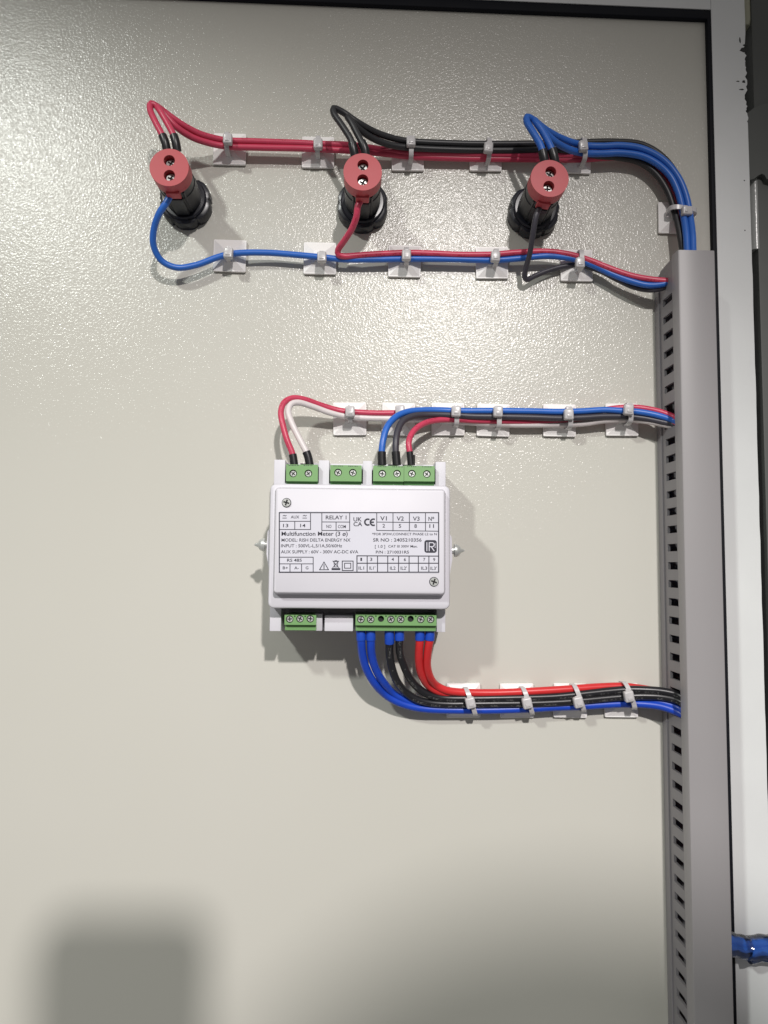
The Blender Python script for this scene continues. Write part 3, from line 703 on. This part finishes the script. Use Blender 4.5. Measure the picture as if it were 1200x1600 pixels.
# terminal blocks
SCR_T = screw_mesh(1.6, 'terminal_screw', .9)
def block(x0, y0, x1, y1, hf, screws, empty=(), mt='green', down=False, rs=2.1):
    a, b, c, d = pr(x0, y0, x1, y1, hf)
    hs_ = [P(sx, sy, hf) for sx, sy in screws] ; es = [P(sx, sy, hf) for sx, sy in empty]
    mb = MB(); mb.add(*holed(rect(a, b, c + (.9 if not down else .9), d - .3), [circ(x, z, rs, 20) for x, z in hs_] + [circ(x, z, rs * .85, 20) for x, z in es], hf - 2.6, hf))
    bk = part('terminal_block', mb, M[mt], meter)
    bd = MB().box(a + .05, b - .05, c - (1.2 if not down else 2.2), d - .35, 17.2, hf - 2.4, .2)
    # ribs between the poles and dark plates for the shade in the wire funnels
    xsn = sorted([x for x, z in hs_ + es]); 
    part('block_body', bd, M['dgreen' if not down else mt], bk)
    rb_ = MB()
    for u, v in zip(xsn, xsn[1:]):
        zz_ = c + .5 if not down else d - 1.0
        rb_.lathe([(.45, hf - .05), (.4, hf + .03)], 10, (u + v) / 2, zz_)
    if down and len(xsn) > 1: part('pole_marks', rb_, M['hole'], bk)
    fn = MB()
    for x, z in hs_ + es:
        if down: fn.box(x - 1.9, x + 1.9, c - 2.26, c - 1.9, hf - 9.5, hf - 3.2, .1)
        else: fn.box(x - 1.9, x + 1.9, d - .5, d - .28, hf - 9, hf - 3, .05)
    part('funnel_shade', fn, M['hole'], bk)
    for x, z in hs_:
        q = put('terminal_screw', SCR_T, bk, (x, z, hf - 1.9)); q.rotation_euler = (0, random.uniform(0, 1.5), 0)
        part('screw_well', MB().lathe([(rs - .02, hf - 2.38), (rs - .02, hf - 2.3)], 18, x, z), M['hole'], bk)
    for x, z in es: part('screw_well', MB().lathe([(rs * .85, hf - 2.38), (rs * .85, hf - 2.3)], 18, x, z), M['hole'], bk)
    # moulded pole titles, a dark broken line along the rear edge
    if not down:
        tm = MB()
        for x, z in hs_:
            xx = x - 2.6
            while xx < x + 2.4:
                wd = random.uniform(.35, .9); tm.box(xx, xx + wd, d - 1.0, d - .62, hf - .05, hf + .03); xx += wd + random.uniform(.2, .5)
        part('pole_titles', tm, M['ink'], bk)
TF = 34.0
block(447, 725, 496.5, 754.5, TF, [(458, 739.7), (481.7, 739.7)])
block(516, 726, 565, 754.5, TF, [(528.2, 738.2), (551.3, 738.5)])
block(583, 727, 631, 754.5, TF, [(597.4, 740), (620.4, 740)])
block(631.4, 727, 679, 754.5, TF, [(643.7, 740), (667, 740.5)])
BF = 40.0
block(444.5, 960, 494, 979, BF, [(452.5, 967.5), (468.7, 967), (484.8, 967)], down=True, rs=2.0)
block(555.5, 960, 682, 980, BF, [(563.8, 968), (579.3, 968), (610.8, 968), (626.2, 968), (657.5, 968), (673, 968)], [(595.3, 967), (641.7, 967)], down=True, rs=2.0)

# printed label --------------------------------------------------------
HL = HF + .12
def lp(x, y):                       # point of the label's enlarged view -> mm on the front plate
    return P(420 + x / 4.138, 780 + y / 4.138, HL)
l0, l1, l2, l3 = pr(435.5, 799.5, 686.5, 895, HL)
lab = part('label', MB().rrect(l0, l1, l2, l3, .3, [(0, HF - .1), (0, HL)], 2), M['label'], plate)
ink = MB(); IH0, IH1 = HL - .02, HL + .03
def line(x0, y0, x1, y1, wd=.35):
    wd *= 1.15
    a, b = Vector(lp(x0, y0)), Vector(lp(x1, y1)); d = (b - a); L = d.length; d.normalize(); n = Vector((-d.y, d.x)) * wd / 2; e = d * wd / 2 * .98
    q = [a - e - n, b + e - n, b + e + n, a - e + n]
    ink.layers([[(p.x, p.y, IH0) for p in q], [(p.x, p.y, line.h) for p in q]]); line.h += .0004
line.h = IH1
def frame(x0, y0, x1, y1, wd=.35):
    line(x0, y0, x1, y0, wd); line(x1, y0, x1, y1, wd); line(x1, y1, x0, y1, wd); line(x0, y1, x0, y0, wd)
frame(68, 87, 1098, 472, .5)
line(70, 143, 270, 143); line(270, 89, 270, 196); line(70, 196, 270, 196); line(168, 143, 168, 196)
line(343, 92, 343, 202); line(523, 92, 523, 203); line(343, 147, 523, 148); line(343, 202, 523, 203); line(435, 148, 435, 203)
line(698, 92, 698, 202); line(698, 148, 1098, 152); line(698, 202, 1098, 207)
for x in (803, 909, 1013): line(x, 93, x, 205)
line(70, 375, 287, 375); line(287, 375, 287, 470); line(70, 418, 285, 418); line(137, 418, 137, 468); line(212, 418, 212, 468)
line(570, 366, 1098, 368, .45); line(570, 366, 570, 470, .45); line(570, 414, 1098, 414, .45)
for x in (636, 703, 769, 839, 907, 967, 1035): line(x, 367, x, 471, .4)
frame(475, 400, 545, 461, .4); frame(490, 414, 530, 446, .35)
# warning triangle, crossed-out bin
line(357, 406, 328, 456, .35); line(357, 406, 386, 456, .35); line(328, 456, 386, 456, .35); line(357, 424, 357, 441, .4); line(357, 447, 357, 449, .4)
line(412, 452, 456, 452, .9); line(414, 400, 452, 442, .3); line(452, 400, 414, 442, .3); line(418, 402, 450, 402, .4); line(421, 406, 425, 438, .3); line(447, 406, 443, 438, .3); line(425, 438, 443, 438, .3); line(428, 398, 440, 398, .4)
# AC / DC signs
for x in (102, 232):
    line(x - 10, 108, x - 3, 104, .3); line(x - 3, 104, x + 4, 109, .3); line(x + 4, 109, x + 11, 105, .3)
    line(x - 12, 122, x + 12, 122, .3)
# CE mark from arcs
def arc(cx, cy, r, a0, a1, wd):
    p = [(cx + r * math.cos(R(a0 + (a1 - a0) * i / 10)), cy - r * math.sin(R(a0 + (a1 - a0) * i / 10))) for i in range(11)]
    for u, v in zip(p, p[1:]): line(*u, *v, wd)
arc(640, 148, 19, 70, 290, .7); arc(677, 149, 20, 78, 282, .7); line(660, 149, 675, 149, .7)
# logo tile (dark rounded square) with light strokes
k0 = lp(1006, 264); k1 = lp(1086, 347)
ink.rrect(k0[0], k1[0], k1[1], k0[1], 1.3, [(0, IH0), (0, IH1 + .02)])
part('printed_lines', ink, M['ink'], lab, 0)
lg = MB(); ink = lg; line.h = IH1 + .05
line(1022, 281, 1022, 333, .4); line(1037, 281, 1037, 333, .4); line(1037, 281, 1056, 281, .4); arc(1056, 294, 13, 90, -90, .4); line(1037, 307, 1056, 307, .4); line(1050, 307, 1068, 333, .42)
line(1046, 294, 1054, 294, .01)
for y in (285, 294, 303, 312): line(1073, y, 1080, y, .2)
part('logo', lg, M['label'], lab, 0)

# lettering: (text, x0, x1, baseline, cap height) in the enlarged view
T = [('AUX', 142, 197, 124, 18, 1), ('13', 92, 126, 181, 21, 1), ('14', 203, 237, 181, 21, 1), ('RELAY 1', 368, 502, 130, 24, 1), ('NO', 372, 405, 186, 20, 0), ('COM', 447, 498, 187, 20, 0),
     ('UK', 547, 601, 143, 26, 2), ('CA', 547, 604, 174, 26, 2),
     ('V1', 720, 763, 137, 26, 1), ('V2', 826, 873, 138, 26, 1), ('V3', 931, 975, 139, 26, 1), ('N*', 1032, 1070, 140, 26, 1),
     ('2', 735, 751, 183, 23, 1), ('5', 840, 856, 184, 23, 1), ('8', 941, 957, 185, 23, 1), ('11', 1038, 1068, 185, 23, 1),
     ('Multifunction Meter (3 \u00f8)', 82, 510, 236, 26, 2), ('MODEL: RISH DELTA ENERGY NX', 82, 528, 274, 20, 0), ('INPUT : 500VL-L,5/1A,50/60Hz', 79, 474, 311, 20, 0), ('AUX SUPPLY : 60V - 300V AC-DC 6VA', 78, 578, 350, 20, 0),
     ('*FOR 3P3W,CONNECT PHASE L2 to N', 668, 1086, 233, 15, 1), ('SR NO : 2405210356', 674, 988, 274, 21, 1), ('[ 1.0 ]', 686, 752, 314, 18, 0), ('CAT III 300V Max.', 772, 962, 312, 15, 1), ('P/N : 2710031RS', 692, 906, 351, 18, 1),
     ('RS 485', 118, 213, 404, 19, 2), ('B+', 90, 124, 453, 18, 1), ('A-', 165, 194, 453, 18, 1), ('G', 238, 256, 453, 18, 1),
     ('1', 592, 603, 399, 20, 1), ('3', 654, 669, 399, 20, 1), ('4', 794, 809, 399, 20, 1), ('6', 873, 887, 400, 20, 1), ('7', 998, 1012, 400, 20, 1), ('9', 1062, 1076, 401, 20, 1),
     ('IL1', 580, 616, 455, 20, 0), ("IL1'", 650, 688, 455, 20, 0), ('IL2', 783, 820, 456, 20, 0), ("IL2'", 852, 892, 456, 20, 0), ('IL3', 985, 1024, 456, 20, 0), ("IL3'", 1045, 1086, 457, 20, 0)]
obs = []
for s_, x0, x1, yb, ch, bold in T:
    cu = bpy.data.curves.new('t', 'FONT'); cu.body = s_; cu.size = 1; cu.offset = (0.012, .015, .016)[bold]; cu.resolution_u = 3
    ob = bpy.data.objects.new('t', cu); COL.objects.link(ob); obs.append(ob)
ref = bpy.data.curves.new('t', 'FONT'); ref.body = 'H'; ref.size = 1
rob = bpy.data.objects.new('t', ref); COL.objects.link(rob)
dg = bpy.context.evaluated_depsgraph_get(); dg.update()
rme = bpy.data.meshes.new_from_object(rob.evaluated_get(dg)); capH = max(q.co.y for q in rme.vertices)
tx = MB()
for ob, (s_, x0, x1, yb, ch, bold) in zip(obs, T):
    me = bpy.data.meshes.new_from_object(ob.evaluated_get(dg))
    xa = min(q.co.x for q in me.vertices); xb = max(q.co.x for q in me.vertices)
    a = Vector(lp(x0, yb)); b = Vector(lp(x1, yb)); k = (Vector(lp(x0, yb - ch)) - a).length / capH
    ux = (b - a) / max(1e-6, xb - xa)
    tx.add([V(*(a + ux * (q.co.x - xa) + Vector((0, 1)) * (q.co.y * k)), IH1 + .01) for q in me.vertices], [list(p.vertices) for p in me.polygons])
    bpy.data.meshes.remove(me)
for ob in obs + [rob]:
    cu = ob.data; bpy.data.objects.remove(ob); bpy.data.curves.remove(cu)
part('lettering', tx, M['ink'], lab, 0)

# ------------------------------------------------------------------ blue loom crossing the rim at the bottom right
lh = 13.0
def L3(px, py, h): return (*P(px, py, h), h)
loom = thing('cable_loom', L3(1150, 1478, 5), 'blue cable in clear shiny wrap passing from the duct over the white rim', 'cable')
core = catmull([L3(1092, 1470, lh), L3(1125, 1474, lh), L3(1150, 1480, lh), L3(1170, 1484, lh), L3(1200, 1483, lh - 1), L3(1260, 1480, lh - 3)])
for a_, (ox, oh) in enumerate(((2.6, -.6), (-2.7, -.4), (-.2, 2.3))):
    part('blue_cable', MB().tube([(p.x, p.y + ox + .4 * math.sin(p.x * .12 + a_ * 2), p.z + oh) for p in core], 3.0, 14), M['blue'], loom, 60)
f1_ = catmull([L3(1095, 1468, lh), L3(1120, 1470, lh), L3(1146, 1476, lh), L3(1168, 1481, lh)], .8)
part('clear_wrap', MB().tube([tuple(p) for p in f1_], 6.7, 24, r_of=lambda t: 1.08 - .2 * t + .035 * math.sin(t * 23)), M['film'], loom, 60)
f2_ = catmull([L3(1166, 1485, lh), L3(1185, 1481.5, lh), L3(1210, 1481, lh - 1), L3(1262, 1479, lh - 3)], .8)
part('clear_wrap', MB().tube([tuple(p) for p in f2_], 6.9, 24, r_of=lambda t: 1.0 + .03 * math.sin(t * 31)), M['film'], loom, 60)

# ------------------------------------------------------------------ who took the picture (behind the camera; only the shadow is seen)
LA = Vector((245, -1500, 820))
def toward(px, py, h):
    """point at height h on the ray from the right bulb to the panel point seen at (px, py)"""
    x, z = P(px, py); t = h / 1500.0
    return x + (LA.x - x) * t, z + (LA.z - z) * t
pa = toward(62, 1432, 560); pb_ = toward(330, 1432, 560)
ph_ = MB().rrect(pa[0], pb_[0], pa[1] - 128, pa[1], 11, [(.8, 557), (0, 558), (0, 565), (.8, 566)])
phone = put('phone', ph_.mesh('phone', M['phone']))
tag(phone, 'dark phone held up behind the camera, seen only as a shadow', 'phone')

hd_ = toward(860, 1590, 950); hc = Vector((hd_[0], -950, hd_[1] - 50))
def person():
    """figure facing the door, both hands raised to the phone; limbs grown along a skeleton"""
    c = hc; px_, pz_ = (pa[0] + pb_[0]) / 2, pa[1] - 100
    N = {'pelvis': (c.x + 10, -1010, c.z - 760, 150, 110), 'waist': (c.x + 5, -1000, c.z - 600, 135, 100), 'chest': (c.x, -990, c.z - 350, 165, 115), 'nape': (c.x, -985, c.z - 190, 75, 70),
         'neck': (c.x, -975, c.z - 120, 58, 58), 'head': (c.x, -958, c.z - 20, 92, 104), 'crown': (c.x, -958, c.z + 55, 84, 92)}
    E = [('pelvis', 'waist'), ('waist', 'chest'), ('chest', 'nape'), ('nape', 'neck'), ('neck', 'head'), ('head', 'crown')]
    for k, sg in (('l', -1), ('r', 1)):
        N['shoulder' + k] = (c.x + sg * 190, -990, c.z - 250, 62, 62); N['elbow' + k] = (c.x + sg * 190 - 40, -840, c.z - 520, 45, 45)
        N['wrist' + k] = (px_ + sg * 48, -590, pz_ - 40, 28, 28); N['palm' + k] = (px_ + sg * 40, -578, pz_ + 20, 30, 16)
        N['hip' + k] = (c.x + sg * 95, -1010, c.z - 850, 92, 92); N['knee' + k] = (c.x + sg * 105, -1000, c.z - 1230, 60, 60)
        N['ankle' + k] = (c.x + sg * 110, -1030, c.z - 1600, 42, 42); N['toe' + k] = (c.x + sg * 118, -870, c.z - 1640, 40, 30)
        E += [('nape', 'shoulder' + k), ('shoulder' + k, 'elbow' + k), ('elbow' + k, 'wrist' + k), ('wrist' + k, 'palm' + k), ('pelvis', 'hip' + k), ('hip' + k, 'knee' + k), ('knee' + k, 'ankle' + k), ('ankle' + k, 'toe' + k)]
    ks = list(N); me = bpy.data.meshes.new('person')
    me.from_pydata([tuple(q * S for q in N[k][:3]) for k in ks], [(ks.index(a), ks.index(b)) for a, b in E], [])
    o = bpy.data.objects.new('person', me); COL.objects.link(o)
    o.modifiers.new('skin', 'SKIN'); sb_ = o.modifiers.new('sub', 'SUBSURF'); sb_.levels = sb_.render_levels = 2
    for k, q in zip(ks, me.skin_vertices[0].data): q.radius = (N[k][3] * S, N[k][4] * S)
    me.skin_vertices[0].data[0].use_root = True
    me.materials.append(M['cloth'])
    return o
tag(person(), 'person in dark clothes behind the camera, seen only as a soft shadow', 'person')
